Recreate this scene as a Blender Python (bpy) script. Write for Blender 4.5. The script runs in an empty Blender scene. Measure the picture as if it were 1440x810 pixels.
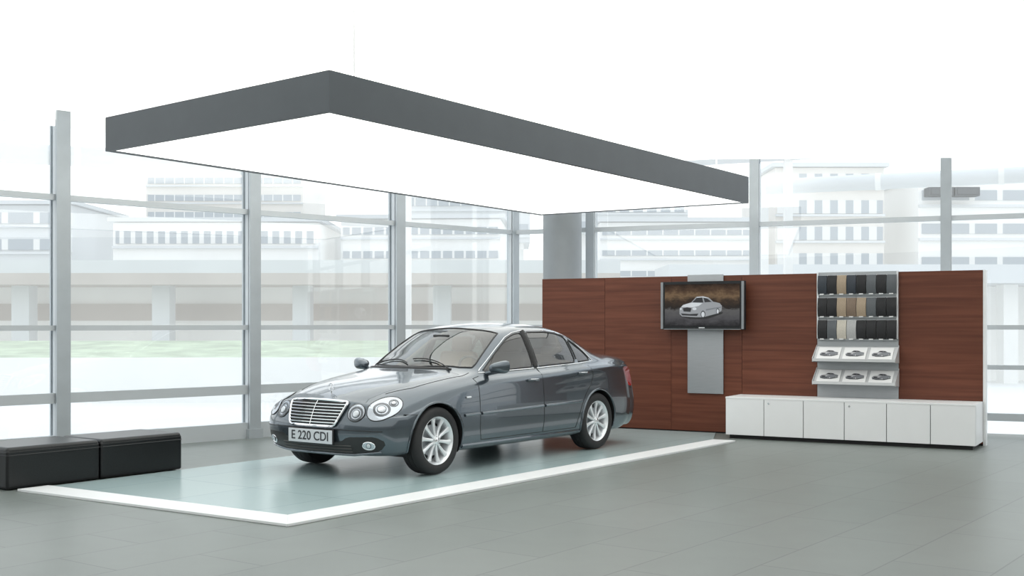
import bpy, bmesh, math, random
import numpy as np
from mathutils import Vector, Matrix
from mathutils.bvhtree import BVHTree
random.seed(4)
S = bpy.context.scene
S.view_settings.view_transform = 'Standard'
S.view_settings.look = 'None'

# ------------------------------------------------------------------ materials
def mat(name, col, rough=0.5, metal=0.0, coat=0.0, spec=0.5, emis=None, estr=0.0, var=0.0, vscale=4.0, vstretch=(1,1,1)):
    m = bpy.data.materials.new(name); m.use_nodes = True
    nt = m.node_tree; b = nt.nodes['Principled BSDF']
    b.inputs['Base Color'].default_value = (*col, 1)
    b.inputs['Roughness'].default_value = rough
    b.inputs['Metallic'].default_value = metal
    b.inputs['Coat Weight'].default_value = coat
    b.inputs['Coat Roughness'].default_value = 0.03
    b.inputs['Specular IOR Level'].default_value = spec
    if emis:
        b.inputs['Emission Color'].default_value = (*emis, 1)
        b.inputs['Emission Strength'].default_value = estr
    if var > 0:
        tc = nt.nodes.new('ShaderNodeTexCoord'); mp = nt.nodes.new('ShaderNodeMapping')
        mp.inputs['Scale'].default_value = vstretch
        n = nt.nodes.new('ShaderNodeTexNoise'); n.inputs['Scale'].default_value = vscale; n.inputs['Detail'].default_value = 5
        r = nt.nodes.new('ShaderNodeValToRGB')
        r.color_ramp.elements[0].position = 0.3; r.color_ramp.elements[1].position = 0.7
        r.color_ramp.elements[0].color = (*[c*(1-var) for c in col], 1)
        r.color_ramp.elements[1].color = (*[min(1, c*(1+var)) for c in col], 1)
        nt.links.new(tc.outputs['Object'], mp.inputs['Vector']); nt.links.new(mp.outputs['Vector'], n.inputs['Vector'])
        nt.links.new(n.outputs['Fac'], r.inputs['Fac']); nt.links.new(r.outputs['Color'], b.inputs['Base Color'])
    return m

def glassmat(name, tint, lo=0.05, hi=0.8, mul=1.0, rough=0.01):
    m = bpy.data.materials.new(name); m.use_nodes = True
    nt = m.node_tree; nt.nodes.clear()
    o = nt.nodes.new('ShaderNodeOutputMaterial'); mx = nt.nodes.new('ShaderNodeMixShader')
    t = nt.nodes.new('ShaderNodeBsdfTransparent'); t.inputs[0].default_value = (*tint, 1)
    g = nt.nodes.new('ShaderNodeBsdfGlossy'); g.inputs['Roughness'].default_value = rough
    g.inputs['Color'].default_value = (mul, mul, mul, 1)
    lw = nt.nodes.new('ShaderNodeLayerWeight'); lw.inputs['Blend'].default_value = 0.25
    mr = nt.nodes.new('ShaderNodeMapRange'); mr.inputs['To Min'].default_value = lo
    mr.inputs['To Max'].default_value = hi
    pw = nt.nodes.new('ShaderNodeMath'); pw.operation = 'POWER'; pw.inputs[1].default_value = 2.0
    nt.links.new(lw.outputs['Facing'], pw.inputs[0]); nt.links.new(pw.outputs[0], mr.inputs['Value'])
    nt.links.new(mr.outputs['Result'], mx.inputs[0])
    nt.links.new(t.outputs[0], mx.inputs[1]); nt.links.new(g.outputs[0], mx.inputs[2]); nt.links.new(mx.outputs[0], o.inputs[0])
    return m

M = {}
M['ceil'] = mat('ceiling_luminous', (0.9,0.9,0.88), 0.8, emis=(1,1,0.975), estr=0.92)
M['fascia'] = mat('fascia_white', (0.85,0.86,0.84), 0.7, emis=(1,1,0.975), estr=0.75)  # not a lamp: emission added so the bulkhead reads as blown-out white
M['alu'] = mat('aluminium_profile', (0.46,0.495,0.52), 0.4, 0.3, var=0.05)
M['alu_l'] = mat('aluminium_profile_light', (0.57,0.60,0.62), 0.4, 0.2)
M['pane'] = glassmat('window_pane', (0.985,0.995,0.995), 0.05, 0.6, 0.9)
M['canopy'] = mat('canopy_grey_lacquer', (0.082,0.094,0.106), 0.5, 0.2, var=0.04)
M['lightpanel'] = mat('light_diffuser', (0.9,0.9,0.88), 0.6, emis=(1,0.995,0.955), estr=1.7)
M['white'] = mat('white_lacquer', (0.86,0.87,0.88), 0.35, var=0.01)
M['border'] = mat('white_border', (0.80,0.815,0.82), 0.4, var=0.01)
M['dark'] = mat('dark_gap', (0.01,0.01,0.011), 0.6)
M['black'] = mat('black_leather', (0.008,0.009,0.010), 0.30, var=0.25, vscale=60, spec=0.45)
M['leather_seam'] = mat('leather_piping', (0.018,0.018,0.02), 0.4)
M['steel'] = mat('brushed_steel', (0.42,0.44,0.46), 0.38, 0.55, var=0.05, vscale=6, vstretch=(1,1,30))
M['speaker'] = mat('speaker_grey', (0.26,0.275,0.29), 0.5, 0.3, var=0.04)
M['chrome'] = mat('chrome', (0.85,0.86,0.88), 0.08, 1.0)
M['silver'] = mat('alloy_silver', (0.86,0.88,0.90), 0.3, 0.5)
M['rubber'] = mat('tyre_rubber', (0.022,0.022,0.023), 0.7)
M['blackpl'] = mat('black_plastic', (0.015,0.015,0.016), 0.4)
M['tvblack'] = mat('television_frame_black', (0.018,0.02,0.022), 0.6, spec=0.3)
M['beige'] = mat('beige_leather', (0.55,0.44,0.31), 0.55, var=0.06)
M['dash'] = mat('dashboard_grey', (0.10,0.095,0.09), 0.6)
M['red'] = mat('tail_light_red', (0.35,0.01,0.015), 0.15, coat=1)
M['lampref'] = mat('lamp_reflector', (0.50,0.53,0.57), 0.16, 0.95)
M['lampdark'] = mat('lamp_inner_dark', (0.10,0.11,0.12), 0.25, 0.6)
M['lamplens'] = mat('lamp_bulb_lens', (0.60,0.63,0.66), 0.05, 0.5, coat=1)
M['plate'] = mat('plate_grey', (0.62,0.64,0.67), 0.4, 0.1)
M['platetext'] = mat('plate_lettering', (0.03,0.03,0.035), 0.5)
M['column'] = mat('column_grey', (0.27,0.29,0.305), 0.45, 0.25, var=0.04)
M['wsglass'] = glassmat('windscreen_glass', (0.72,0.77,0.75), 0.10, 0.9)
M['sideglass'] = glassmat('side_window_glass', (0.11,0.125,0.13), 0.08, 0.8)
M['lampglass'] = glassmat('lamp_cover_glass', (0.95,0.96,0.97), 0.04, 0.7)
M['paper'] = mat('paper_white', (0.82,0.82,0.82), 0.5)
M['paint'] = mat('car_paint_steel_grey', (0.090,0.111,0.131), 0.22, 0.72, coat=1.0)

def floor_mat():
    m = bpy.data.materials.new('slate_tile_floor'); m.use_nodes = True
    nt = m.node_tree; b = nt.nodes['Principled BSDF']
    tc = nt.nodes.new('ShaderNodeTexCoord'); mp = nt.nodes.new('ShaderNodeMapping')
    mp.inputs['Rotation'].default_value = (0,0,-math.radians(53.6))
    br = nt.nodes.new('ShaderNodeTexBrick'); br.offset = 0.5
    br.inputs['Scale'].default_value = 1.0
    br.inputs['Brick Width'].default_value = 1.2; br.inputs['Row Height'].default_value = 0.6
    br.inputs['Mortar Size'].default_value = 0.006; br.inputs['Mortar Smooth'].default_value = 0.2
    br.inputs['Color1'].default_value = (0.182,0.206,0.194,1); br.inputs['Color2'].default_value = (0.197,0.220,0.208,1)
    br.inputs['Mortar'].default_value = (0.128,0.143,0.136,1)
    n = nt.nodes.new('ShaderNodeTexNoise'); n.inputs['Scale'].default_value = 3; n.inputs['Detail'].default_value = 8
    mx = nt.nodes.new('ShaderNodeMix'); mx.data_type='RGBA'; mx.blend_type='MULTIPLY'; mx.inputs['Factor'].default_value=0.16
    nt.links.new(tc.outputs['Object'], mp.inputs['Vector']); nt.links.new(mp.outputs['Vector'], br.inputs['Vector'])
    nt.links.new(tc.outputs['Object'], n.inputs['Vector'])
    nt.links.new(br.outputs['Color'], mx.inputs['A']); nt.links.new(n.outputs['Fac'], mx.inputs['B'])
    nt.links.new(mx.outputs['Result'], b.inputs['Base Color'])
    b.inputs['Roughness'].default_value = 0.36; b.inputs['Specular IOR Level'].default_value = 0.38
    return m
M['floor'] = floor_mat()

def plat_mat():
    m = bpy.data.materials.new('teal_glass_floor'); m.use_nodes = True
    nt = m.node_tree; b = nt.nodes['Principled BSDF']
    tc = nt.nodes.new('ShaderNodeTexCoord'); mp = nt.nodes.new('ShaderNodeMapping')
    mp.inputs['Rotation'].default_value = (0,0,-math.radians(53.6)); mp.inputs['Location'].default_value = (0.35,0.3,0)
    br = nt.nodes.new('ShaderNodeTexBrick'); br.offset = 0.0
    br.inputs['Scale'].default_value = 1.0
    br.inputs['Brick Width'].default_value = 1.5; br.inputs['Row Height'].default_value = 1.0
    br.inputs['Mortar Size'].default_value = 0.006; br.inputs['Mortar Smooth'].default_value = 0.1
    br.inputs['Color1'].default_value = (0.395,0.505,0.515,1); br.inputs['Color2'].default_value = (0.415,0.525,0.53,1)
    br.inputs['Mortar'].default_value = (0.30,0.39,0.40,1)
    nt.links.new(tc.outputs['Object'], mp.inputs['Vector']); nt.links.new(mp.outputs['Vector'], br.inputs['Vector'])
    nt.links.new(br.outputs['Color'], b.inputs['Base Color'])
    b.inputs['Roughness'].default_value = 0.2; b.inputs['Specular IOR Level'].default_value = 0.65
    return m
M['teal'] = plat_mat()

def wood_mat():
    m = bpy.data.materials.new('walnut_veneer'); m.use_nodes = True
    nt = m.node_tree; b = nt.nodes['Principled BSDF']
    tc = nt.nodes.new('ShaderNodeTexCoord'); mp = nt.nodes.new('ShaderNodeMapping')
    mp.inputs['Scale'].default_value = (0.4,1,11)
    oi = nt.nodes.new('ShaderNodeObjectInfo'); cb = nt.nodes.new('ShaderNodeVectorMath'); cb.operation='ADD'
    mu = nt.nodes.new('ShaderNodeMath'); mu.operation='MULTIPLY'; mu.inputs[1].default_value = 40
    n = nt.nodes.new('ShaderNodeTexNoise'); n.inputs['Scale'].default_value = 2.0; n.inputs['Detail'].default_value = 6; n.inputs['Distortion'].default_value = 0.4
    r = nt.nodes.new('ShaderNodeValToRGB'); e = r.color_ramp.elements
    e[0].position=0.22; e[0].color=(0.088,0.028,0.016,1); e[1].position=0.78; e[1].color=(0.188,0.064,0.037,1)
    k = e.new(0.5); k.color=(0.134,0.044,0.025,1)
    nt.links.new(tc.outputs['Object'], mp.inputs['Vector']); nt.links.new(mp.outputs['Vector'], cb.inputs[0])
    nt.links.new(oi.outputs['Random'], mu.inputs[0]); nt.links.new(mu.outputs[0], cb.inputs[1])
    nt.links.new(cb.outputs[0], n.inputs['Vector']); nt.links.new(n.outputs['Fac'], r.inputs['Fac'])
    nt.links.new(r.outputs['Color'], b.inputs['Base Color'])
    b.inputs['Roughness'].default_value = 0.42; b.inputs['Specular IOR Level'].default_value = 0.3
    return m
M['wood'] = wood_mat()

# ------------------------------------------------------------------ mesh helpers
class MB:
    def __init__(s): s.v=[]; s.f=[]
    def add(s, vs, fs):
        o=len(s.v); s.v += [tuple(v) for v in vs]; s.f += [tuple(i+o for i in f) for f in fs]; return s
    def box(s, c, d, R=None):
        x,y,z=[k/2 for k in d]
        vs=[Vector(p) for p in [(-x,-y,-z),(x,-y,-z),(x,y,-z),(-x,y,-z),(-x,-y,z),(x,-y,z),(x,y,z),(-x,y,z)]]
        if R is not None: vs=[R@v for v in vs]
        vs=[v+Vector(c) for v in vs]
        return s.add(vs,[(0,3,2,1),(4,5,6,7),(0,1,5,4),(1,2,6,5),(2,3,7,6),(3,0,4,7)])
    def cyl(s, p0, p1, r, n=24, r1=None):
        p0=Vector(p0);p1=Vector(p1); r1=r if r1 is None else r1
        d=(p1-p0).normalized(); a=d.orthogonal().normalized(); b=d.cross(a)
        vs=[p0+(a*math.cos(2*math.pi*i/n)+b*math.sin(2*math.pi*i/n))*r for i in range(n)]
        vs+=[p1+(a*math.cos(2*math.pi*i/n)+b*math.sin(2*math.pi*i/n))*r1 for i in range(n)]
        fs=[(i,(i+1)%n,n+(i+1)%n,n+i) for i in range(n)]
        fs+=[tuple(range(n-1,-1,-1)),tuple(range(n,2*n))]
        return s.add(vs,fs)
    def tube(s, pts, r, n=6, closed=False):
        pts=[Vector(p) for p in pts]; N=len(pts); vs=[]; up=None
        for i,p in enumerate(pts):
            if closed: t=pts[(i+1)%N]-pts[i-1]
            else: t=pts[min(i+1,N-1)]-pts[max(i-1,0)]
            t.normalize()
            a = t.orthogonal().normalized() if up is None else (up-t*up.dot(t)).normalized()
            up=a; b=t.cross(a)
            vs+=[p+(a*math.cos(2*math.pi*k/n)+b*math.sin(2*math.pi*k/n))*r for k in range(n)]
        fs=[]
        for i in range(N if closed else N-1):
            j=(i+1)%N
            for k in range(n):
                fs.append((i*n+k, i*n+(k+1)%n, j*n+(k+1)%n, j*n+k))
        if not closed: fs+=[tuple(range(n-1,-1,-1)), tuple(range((N-1)*n,N*n))]
        return s.add(vs,fs)
    def lathe(s, prof, n=48, axis='y', c=(0,0,0)):
        vs=[];m=len(prof)
        for i in range(n):
            a=2*math.pi*i/n
            for r,w in prof:
                if axis=='y': vs.append((c[0]+r*math.cos(a), c[1]+w, c[2]+r*math.sin(a)))
                else: vs.append((c[0]+r*math.cos(a), c[1]+r*math.sin(a), c[2]+w))
        fs=[]
        for i in range(n):
            j=(i+1)%n
            for k in range(m-1): fs.append((i*m+k, j*m+k, j*m+k+1, i*m+k+1))
        return s.add(vs,fs)
    def sphere(s, c, rad, n=20, m=12):
        rx,ry,rz = (rad,)*3 if not hasattr(rad,'__len__') else rad
        vs=[];fs=[]
        for j in range(m+1):
            th=math.pi*j/m
            for i in range(n):
                ph=2*math.pi*i/n
                vs.append((c[0]+rx*math.sin(th)*math.cos(ph), c[1]+ry*math.sin(th)*math.sin(ph), c[2]+rz*math.cos(th)))
        for j in range(m):
            for i in range(n):
                fs.append((j*n+i,(j+1)*n+i,(j+1)*n+(i+1)%n,j*n+(i+1)%n))
        return s.add(vs,fs)
    def prism(s, poly, z0, z1):
        n=len(poly)
        z0=[z0]*n if not hasattr(z0,'__len__') else z0; z1=[z1]*n if not hasattr(z1,'__len__') else z1
        vs=[(p[0],p[1],z0[i]) for i,p in enumerate(poly)]+[(p[0],p[1],z1[i]) for i,p in enumerate(poly)]
        fs=[tuple(range(n-1,-1,-1)),tuple(range(n,2*n))]+[(i,(i+1)%n,n+(i+1)%n,n+i) for i in range(n)]
        return s.add(vs,fs)
    def obj(s, name, m, parent=None, loc=(0,0,0), rotz=0.0, bevel=0.0, smooth=True, fix=True, seg=2, **props):
        me=bpy.data.meshes.new(name); me.from_pydata(s.v,[],s.f); me.validate()
        if fix:
            bm=bmesh.new(); bm.from_mesh(me); bmesh.ops.recalc_face_normals(bm, faces=bm.faces); bm.to_mesh(me); bm.free()
        me.materials.append(M[m] if isinstance(m,str) else m)
        if smooth:
            for p in me.polygons: p.use_smooth=True
            me.set_sharp_from_angle(angle=math.radians(38))
        o=bpy.data.objects.new(name,me); S.collection.objects.link(o)
        o.location=loc; o.rotation_euler=(0,0,rotz)
        if parent: o.parent=parent
        if bevel>0:
            b=o.modifiers.new('bevel','BEVEL'); b.width=bevel; b.segments=seg; b.limit_method='ANGLE'; b.harden_normals=False
        for k,v in props.items(): o[k]=v
        return o
def bx(c,d,name,m,parent=None,**k): return MB().box(c,d).obj(name,m,parent=parent,**k)

def empty(name, loc, rotz, label, category, **props):
    o=bpy.data.objects.new(name,None); S.collection.objects.link(o); o.empty_display_size=0.2
    o.location=loc; o.rotation_euler=(0,0,rotz); o['label']=label; o['category']=category
    for k,v in props.items(): o[k]=v
    return o

def pchip(xs, ys):
    xs=np.array(xs,float); ys=np.array(ys,float); h=np.diff(xs); d=np.diff(ys)/h; n=len(xs); m=np.zeros(n)
    for i in range(1,n-1):
        if d[i-1]*d[i]>0:
            w1=2*h[i]+h[i-1]; w2=h[i]+2*h[i-1]; m[i]=(w1+w2)/(w1/d[i-1]+w2/d[i])
    m[0]=d[0]; m[-1]=d[-1]
    def f(x):
        x=min(max(x,xs[0]),xs[-1]); i=int(min(max(np.searchsorted(xs,x)-1,0),n-2)); t=(x-xs[i])/h[i]
        return float((2*t**3-3*t*t+1)*ys[i]+(t**3-2*t*t+t)*h[i]*m[i]+(-2*t**3+3*t*t)*ys[i+1]+(t**3-t*t)*h[i]*m[i+1])
    return f

# ------------------------------------------------------------------ camera / world
cam=bpy.data.cameras.new('camera'); co=bpy.data.objects.new('camera',cam); S.collection.objects.link(co)
co.location=(0,0,1.46); co.rotation_euler=(math.pi/2,0,0)
cam.sensor_width=36; cam.lens=1650/1440*36; cam.shift_y=50/1440; cam.clip_end=500
S.camera=co
w=bpy.data.worlds.new('overcast_sky'); S.world=w; w.use_nodes=True
wn=w.node_tree; bg=wn.nodes['Background']
tc=wn.nodes.new('ShaderNodeTexCoord'); sx=wn.nodes.new('ShaderNodeSeparateXYZ'); rp=wn.nodes.new('ShaderNodeValToRGB')
rp.color_ramp.elements[0].position=0.0; rp.color_ramp.elements[0].color=(1,1,0.99,1)
rp.color_ramp.elements[1].position=0.8; rp.color_ramp.elements[1].color=(0.82,0.9,1,1)
wn.links.new(tc.outputs['Generated'],sx.inputs[0]); wn.links.new(sx.outputs['Z'],rp.inputs['Fac']); wn.links.new(rp.outputs['Color'],bg.inputs['Color'])
bg.inputs['Strength'].default_value=1.72

# ------------------------------------------------------------------ room shell
LP=Vector((-5.13,13.22)); LD=Vector((5.075,4.99))
RP=Vector((1.29,17.75)); RD=Vector((5.42,-2.29))
def L(t): p=LP+LD*t; return (p.x,p.y)
def R_(s): p=RP+RD*s; return (p.x,p.y)
corner=L(1.014)
poly=[L(-1.7),corner,R_(2.35),(14.02,-6),(-13.76,-6)]
ccw=[poly[4],poly[3],poly[2],poly[1],poly[0]]
MB().prism(ccw,-0.12,0.0).obj('floor','floor',kind='structure',label='grey-green slate tile showroom floor',category='floor')
MB().prism(ccw,3.85,3.95).obj('ceiling','ceil',kind='structure',label='bright white luminous showroom ceiling',category='ceiling')
wallm=mat('painted_wall',(0.45,0.46,0.46),0.7,var=0.02)
def wallseg(name,p,q,th,z0,z1,m,label,cat='wall',off=0.0,zq=None):
    p=Vector(p);q=Vector(q); d=(q-p).normalized(); n=Vector((-d.y,d.x))
    p=p+n*off;q=q+n*off
    pl=[tuple(p),tuple(q),tuple(q+n*th),tuple(p+n*th)]
    a=[z0,z0 if zq is None else zq]; 
    return MB().prism(pl,[a[0],a[1],a[1],a[0]],z1).obj(name,m,kind='structure',label=label,category=cat)
wallseg('wall_near',(14.02,-6),(-13.76,-6),-0.2,0,3.85,wallm,'plain light grey painted wall')
wallseg('wall_east',R_(2.35),(14.02,-6),0.2,0,3.85,wallm,'plain light grey painted wall')
wallseg('wall_west',(-13.76,-6),L(-1.7),0.2,0,3.85,wallm,'plain light grey painted wall')

wi=1; ti=1
def bay(p,q,rails):
    global wi
    p=Vector(p);q=Vector(q); d=(q-p); Ln=d.length; d.normalize(); ang=math.atan2(d.y,d.x)
    mb=MB()
    for z,t in rails: mb.box((Ln/2,0.0,z),(Ln,0.09,t))
    for xx in (0.045,Ln-0.045): mb.box((xx,0,1.9),(0.05,0.07,3.7))
    o=mb.obj('window_%d'%wi,'alu_l',loc=(p.x,p.y,0),rotz=ang,kind='structure',label='tall glazed window bay with grey aluminium rails',category='window')
    MB().box((Ln/2,0.02,1.9),(Ln-0.02,0.012,3.7)).obj('glass_pane','pane',parent=o)
    wi+=1
railsL=[(2.88,0.065),(1.41,0.06),(0.62,0.115),(0.10,0.2)]
railsR=[(2.88,0.065),(1.41,0.06),(0.88,0.06),(0.22,0.1)]
tsL=[-1.7,-1.36,-1.02,-0.68,-0.335,0.0057,0.355,0.689,1.014]
for a,b in zip(tsL[:-1],tsL[1:]): bay(L(a),L(b),railsL)
ssR=[-0.2345,-0.0157,0.405,0.842,1.27,1.70,2.13,2.35]
for a,b in zip(ssR[:-1],ssR[1:]): bay(R_(a),R_(b),railsR)
def post(p,ang,w_,d_):
    global ti
    mb=MB(); mb.box((0,0,1.925),(w_*0.45,d_,3.85)); mb.box((0,-d_*0.5,1.925),(w_,0.03,3.85)); mb.box((0,d_*0.5,1.925),(w_,0.03,3.85))
    mb.box((0,-d_*0.5-0.0,0.06),(w_*1.3,0.06,0.12))
    mb.obj('trim_%d'%ti,'alu',loc=(p[0],p[1],0),rotz=ang,kind='structure',label='grey aluminium window post',category='post'); ti+=1
aL=math.atan2(LD.y,LD.x); aR=math.atan2(RD.y,RD.x)
for t in tsL[1:-1]: post(L(t),aL,0.16,0.16)
post(corner,aL,0.12,0.12)
for s in ssR[1:-1]: post(R_(s),aR,0.13,0.14)
wallseg('trim_%d'%ti,L(-1.7),L(1.01),-0.03,3.68,3.85,'fascia','white bulkhead above the glazing','trim',off=0.0); ti+=1
# dropped white bulkhead in front of the second glazed wall, its lower edge falling towards the near end
wallseg('trim_%d'%ti,R_(0.26),R_(1.27),-0.03,3.845,3.85,'fascia','white bulkhead above the glazing','trim',off=-0.12,zq=3.555); ti+=1
wallseg('trim_%d'%ti,R_(1.27),R_(2.35),-0.03,3.555,3.85,'fascia','white bulkhead above the glazing','trim',off=-0.12); ti+=1

cm=MB(); cm.lathe([(0.0,0.0),(0.31,0.0),(0.31,0.1),(0.285,0.11),(0.285,3.85),(0,3.85)],48,'z')
cm.obj('column','column',loc=(0.745,17.35,0),label='round grey structural column beside the glazing',category='column')

# ------------------------------------------------------------------ exterior
def em(name,c,e=0.22,**k): return mat('exterior_'+name,c,0.9,emis=(1,1,1),estr=e,**k)  # slight emission on all outdoor surfaces stands in for overexposed haze
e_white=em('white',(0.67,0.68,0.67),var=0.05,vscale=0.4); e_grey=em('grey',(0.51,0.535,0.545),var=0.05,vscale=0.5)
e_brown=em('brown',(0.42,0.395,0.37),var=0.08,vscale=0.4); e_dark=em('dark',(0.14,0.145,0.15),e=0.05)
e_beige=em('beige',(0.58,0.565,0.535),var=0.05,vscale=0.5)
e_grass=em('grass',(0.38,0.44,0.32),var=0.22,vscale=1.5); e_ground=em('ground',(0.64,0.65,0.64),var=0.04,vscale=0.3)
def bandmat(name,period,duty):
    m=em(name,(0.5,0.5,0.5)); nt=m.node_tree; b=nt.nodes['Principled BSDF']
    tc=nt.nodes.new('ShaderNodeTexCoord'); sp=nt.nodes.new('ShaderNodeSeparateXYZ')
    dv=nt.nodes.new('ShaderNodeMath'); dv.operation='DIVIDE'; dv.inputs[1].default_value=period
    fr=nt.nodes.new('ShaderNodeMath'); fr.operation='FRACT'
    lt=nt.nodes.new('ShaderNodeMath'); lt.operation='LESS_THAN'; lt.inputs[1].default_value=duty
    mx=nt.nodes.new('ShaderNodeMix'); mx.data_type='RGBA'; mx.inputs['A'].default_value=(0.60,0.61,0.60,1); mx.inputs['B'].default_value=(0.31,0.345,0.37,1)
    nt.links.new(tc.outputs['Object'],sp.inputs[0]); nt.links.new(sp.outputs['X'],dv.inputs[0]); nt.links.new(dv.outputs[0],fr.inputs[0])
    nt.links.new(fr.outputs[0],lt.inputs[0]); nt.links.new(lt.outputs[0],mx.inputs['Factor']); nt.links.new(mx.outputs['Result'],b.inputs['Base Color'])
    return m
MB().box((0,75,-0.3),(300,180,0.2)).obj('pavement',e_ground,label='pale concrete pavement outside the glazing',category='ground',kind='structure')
bmi=0
def building(name,x0,x1,z0,z1,y,m,rows,cols,label,wfrac=(0.7,0.45),rot=0.0,depth=6,cat='building'):
    global bmi
    r=empty(name,((x0+x1)/2,y,-0.2),rot,label,cat)
    W=x1-x0;H=z1-z0
    bx((0,depth/2,(z0+z1)/2+0.1),(W,depth,H),'facade',m,r,smooth=False)
    bx((0,depth/2,z1+0.2),(W+0.3,depth+0.3,0.14),'roof_edge',e_grey,r,smooth=False)
    bx((0,depth/2+0.5,z0/2+0.05),(W-0.6,depth-1.0,z0+0.09),'ground_storey',e_white,r,smooth=False)
    if rows:
        rh=H/rows; cw=W/cols; wm=bandmat('window_band_%d'%bmi,cw,wfrac[0]); bmi+=1
        for i in range(rows):
            zc=z0+0.1+rh*(i+0.52)
            bx((0,-0.02,zc),(W*0.97,0.08,rh*wfrac[1]),'window_band',wm,r,smooth=False)
            bx((0,-0.06,zc-rh*0.32),(W,0.16,rh*0.08),'window_ledge',e_grey,r,smooth=False)
    return r
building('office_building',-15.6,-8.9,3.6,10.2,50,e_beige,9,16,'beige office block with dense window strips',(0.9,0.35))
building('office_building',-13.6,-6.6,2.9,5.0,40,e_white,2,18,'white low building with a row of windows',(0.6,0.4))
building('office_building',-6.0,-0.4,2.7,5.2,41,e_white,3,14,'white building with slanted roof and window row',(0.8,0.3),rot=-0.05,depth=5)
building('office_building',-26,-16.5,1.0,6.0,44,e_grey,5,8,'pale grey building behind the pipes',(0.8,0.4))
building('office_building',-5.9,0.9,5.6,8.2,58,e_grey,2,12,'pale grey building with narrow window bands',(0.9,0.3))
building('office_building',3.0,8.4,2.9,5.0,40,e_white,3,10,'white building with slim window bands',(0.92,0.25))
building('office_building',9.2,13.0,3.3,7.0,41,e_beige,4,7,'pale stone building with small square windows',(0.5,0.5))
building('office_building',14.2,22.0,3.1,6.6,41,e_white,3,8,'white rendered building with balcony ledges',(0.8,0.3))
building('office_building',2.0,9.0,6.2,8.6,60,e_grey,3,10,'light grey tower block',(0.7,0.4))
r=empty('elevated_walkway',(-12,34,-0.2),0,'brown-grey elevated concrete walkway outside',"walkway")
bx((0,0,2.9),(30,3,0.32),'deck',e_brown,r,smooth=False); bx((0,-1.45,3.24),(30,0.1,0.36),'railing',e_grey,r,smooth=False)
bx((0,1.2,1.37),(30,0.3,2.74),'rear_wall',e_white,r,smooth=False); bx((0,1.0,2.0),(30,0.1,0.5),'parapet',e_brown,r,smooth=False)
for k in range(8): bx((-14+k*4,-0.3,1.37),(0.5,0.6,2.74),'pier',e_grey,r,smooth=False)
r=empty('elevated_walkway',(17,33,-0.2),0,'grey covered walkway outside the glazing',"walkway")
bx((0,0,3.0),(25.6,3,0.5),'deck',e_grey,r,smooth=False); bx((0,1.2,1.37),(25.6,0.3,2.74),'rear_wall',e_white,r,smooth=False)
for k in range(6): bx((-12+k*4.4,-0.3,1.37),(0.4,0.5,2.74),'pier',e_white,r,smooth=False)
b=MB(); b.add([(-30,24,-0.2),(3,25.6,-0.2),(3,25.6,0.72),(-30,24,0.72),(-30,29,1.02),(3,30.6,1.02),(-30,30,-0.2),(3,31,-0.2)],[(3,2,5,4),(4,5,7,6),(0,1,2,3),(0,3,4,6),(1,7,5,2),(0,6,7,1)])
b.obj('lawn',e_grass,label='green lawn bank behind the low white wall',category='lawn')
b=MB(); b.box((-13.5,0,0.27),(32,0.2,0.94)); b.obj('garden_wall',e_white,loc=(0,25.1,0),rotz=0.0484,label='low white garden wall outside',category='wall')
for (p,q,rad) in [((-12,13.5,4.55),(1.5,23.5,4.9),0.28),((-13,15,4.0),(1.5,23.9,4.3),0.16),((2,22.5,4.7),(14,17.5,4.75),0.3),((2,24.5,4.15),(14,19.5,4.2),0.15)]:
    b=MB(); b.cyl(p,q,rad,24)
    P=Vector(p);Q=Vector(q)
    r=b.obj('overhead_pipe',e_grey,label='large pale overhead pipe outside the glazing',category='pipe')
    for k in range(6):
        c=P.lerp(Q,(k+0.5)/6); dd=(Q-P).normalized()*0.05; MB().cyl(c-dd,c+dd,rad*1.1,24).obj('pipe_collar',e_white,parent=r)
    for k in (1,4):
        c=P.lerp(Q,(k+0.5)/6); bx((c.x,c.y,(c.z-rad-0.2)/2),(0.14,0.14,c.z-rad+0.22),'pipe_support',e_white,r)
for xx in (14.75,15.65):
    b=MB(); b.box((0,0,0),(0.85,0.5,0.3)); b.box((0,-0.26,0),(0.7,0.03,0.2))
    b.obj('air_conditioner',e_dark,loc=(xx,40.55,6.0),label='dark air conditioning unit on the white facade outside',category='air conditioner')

# ------------------------------------------------------------------ platform
F=(-1.61,8.42); Rr=(2.75,14.43); Lf=(-4.30,10.20)
dA=(Vector(Rr)-Vector(F)).normalized(); dB=(Vector(Lf)-Vector(F)).normalized()
r=empty('display_platform',(-1.61,8.42,0),0,'pale teal glass display floor with white border under the car','platform')
def loc(p): return (p[0]-F[0],p[1]-F[1])
wd=0.30
Fi=Vector(F)+dA*wd+dB*wd*1.02; Li=Vector(Lf)+dA*wd; Ri=Vector(Rr)+dB*wd
teal=[Fi,Ri,Vector((2.70,15.55)),Vector((0.5,16.78)),Vector((-0.05,16.2)),Li]
MB().prism([loc(p) for p in teal],0.001,0.012).obj('glass_floor','teal',parent=r,smooth=False)
MB().prism([loc(p) for p in (Vector(F),Vector(Rr),Ri,Fi)],0.001,0.022).obj('border_strip','border',parent=r,bevel=0.002)
MB().prism([loc(p) for p in (Vector(Lf),Vector(F),Fi,Li)],0.001,0.022).obj('border_strip','border',parent=r,bevel=0.002)

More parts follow.
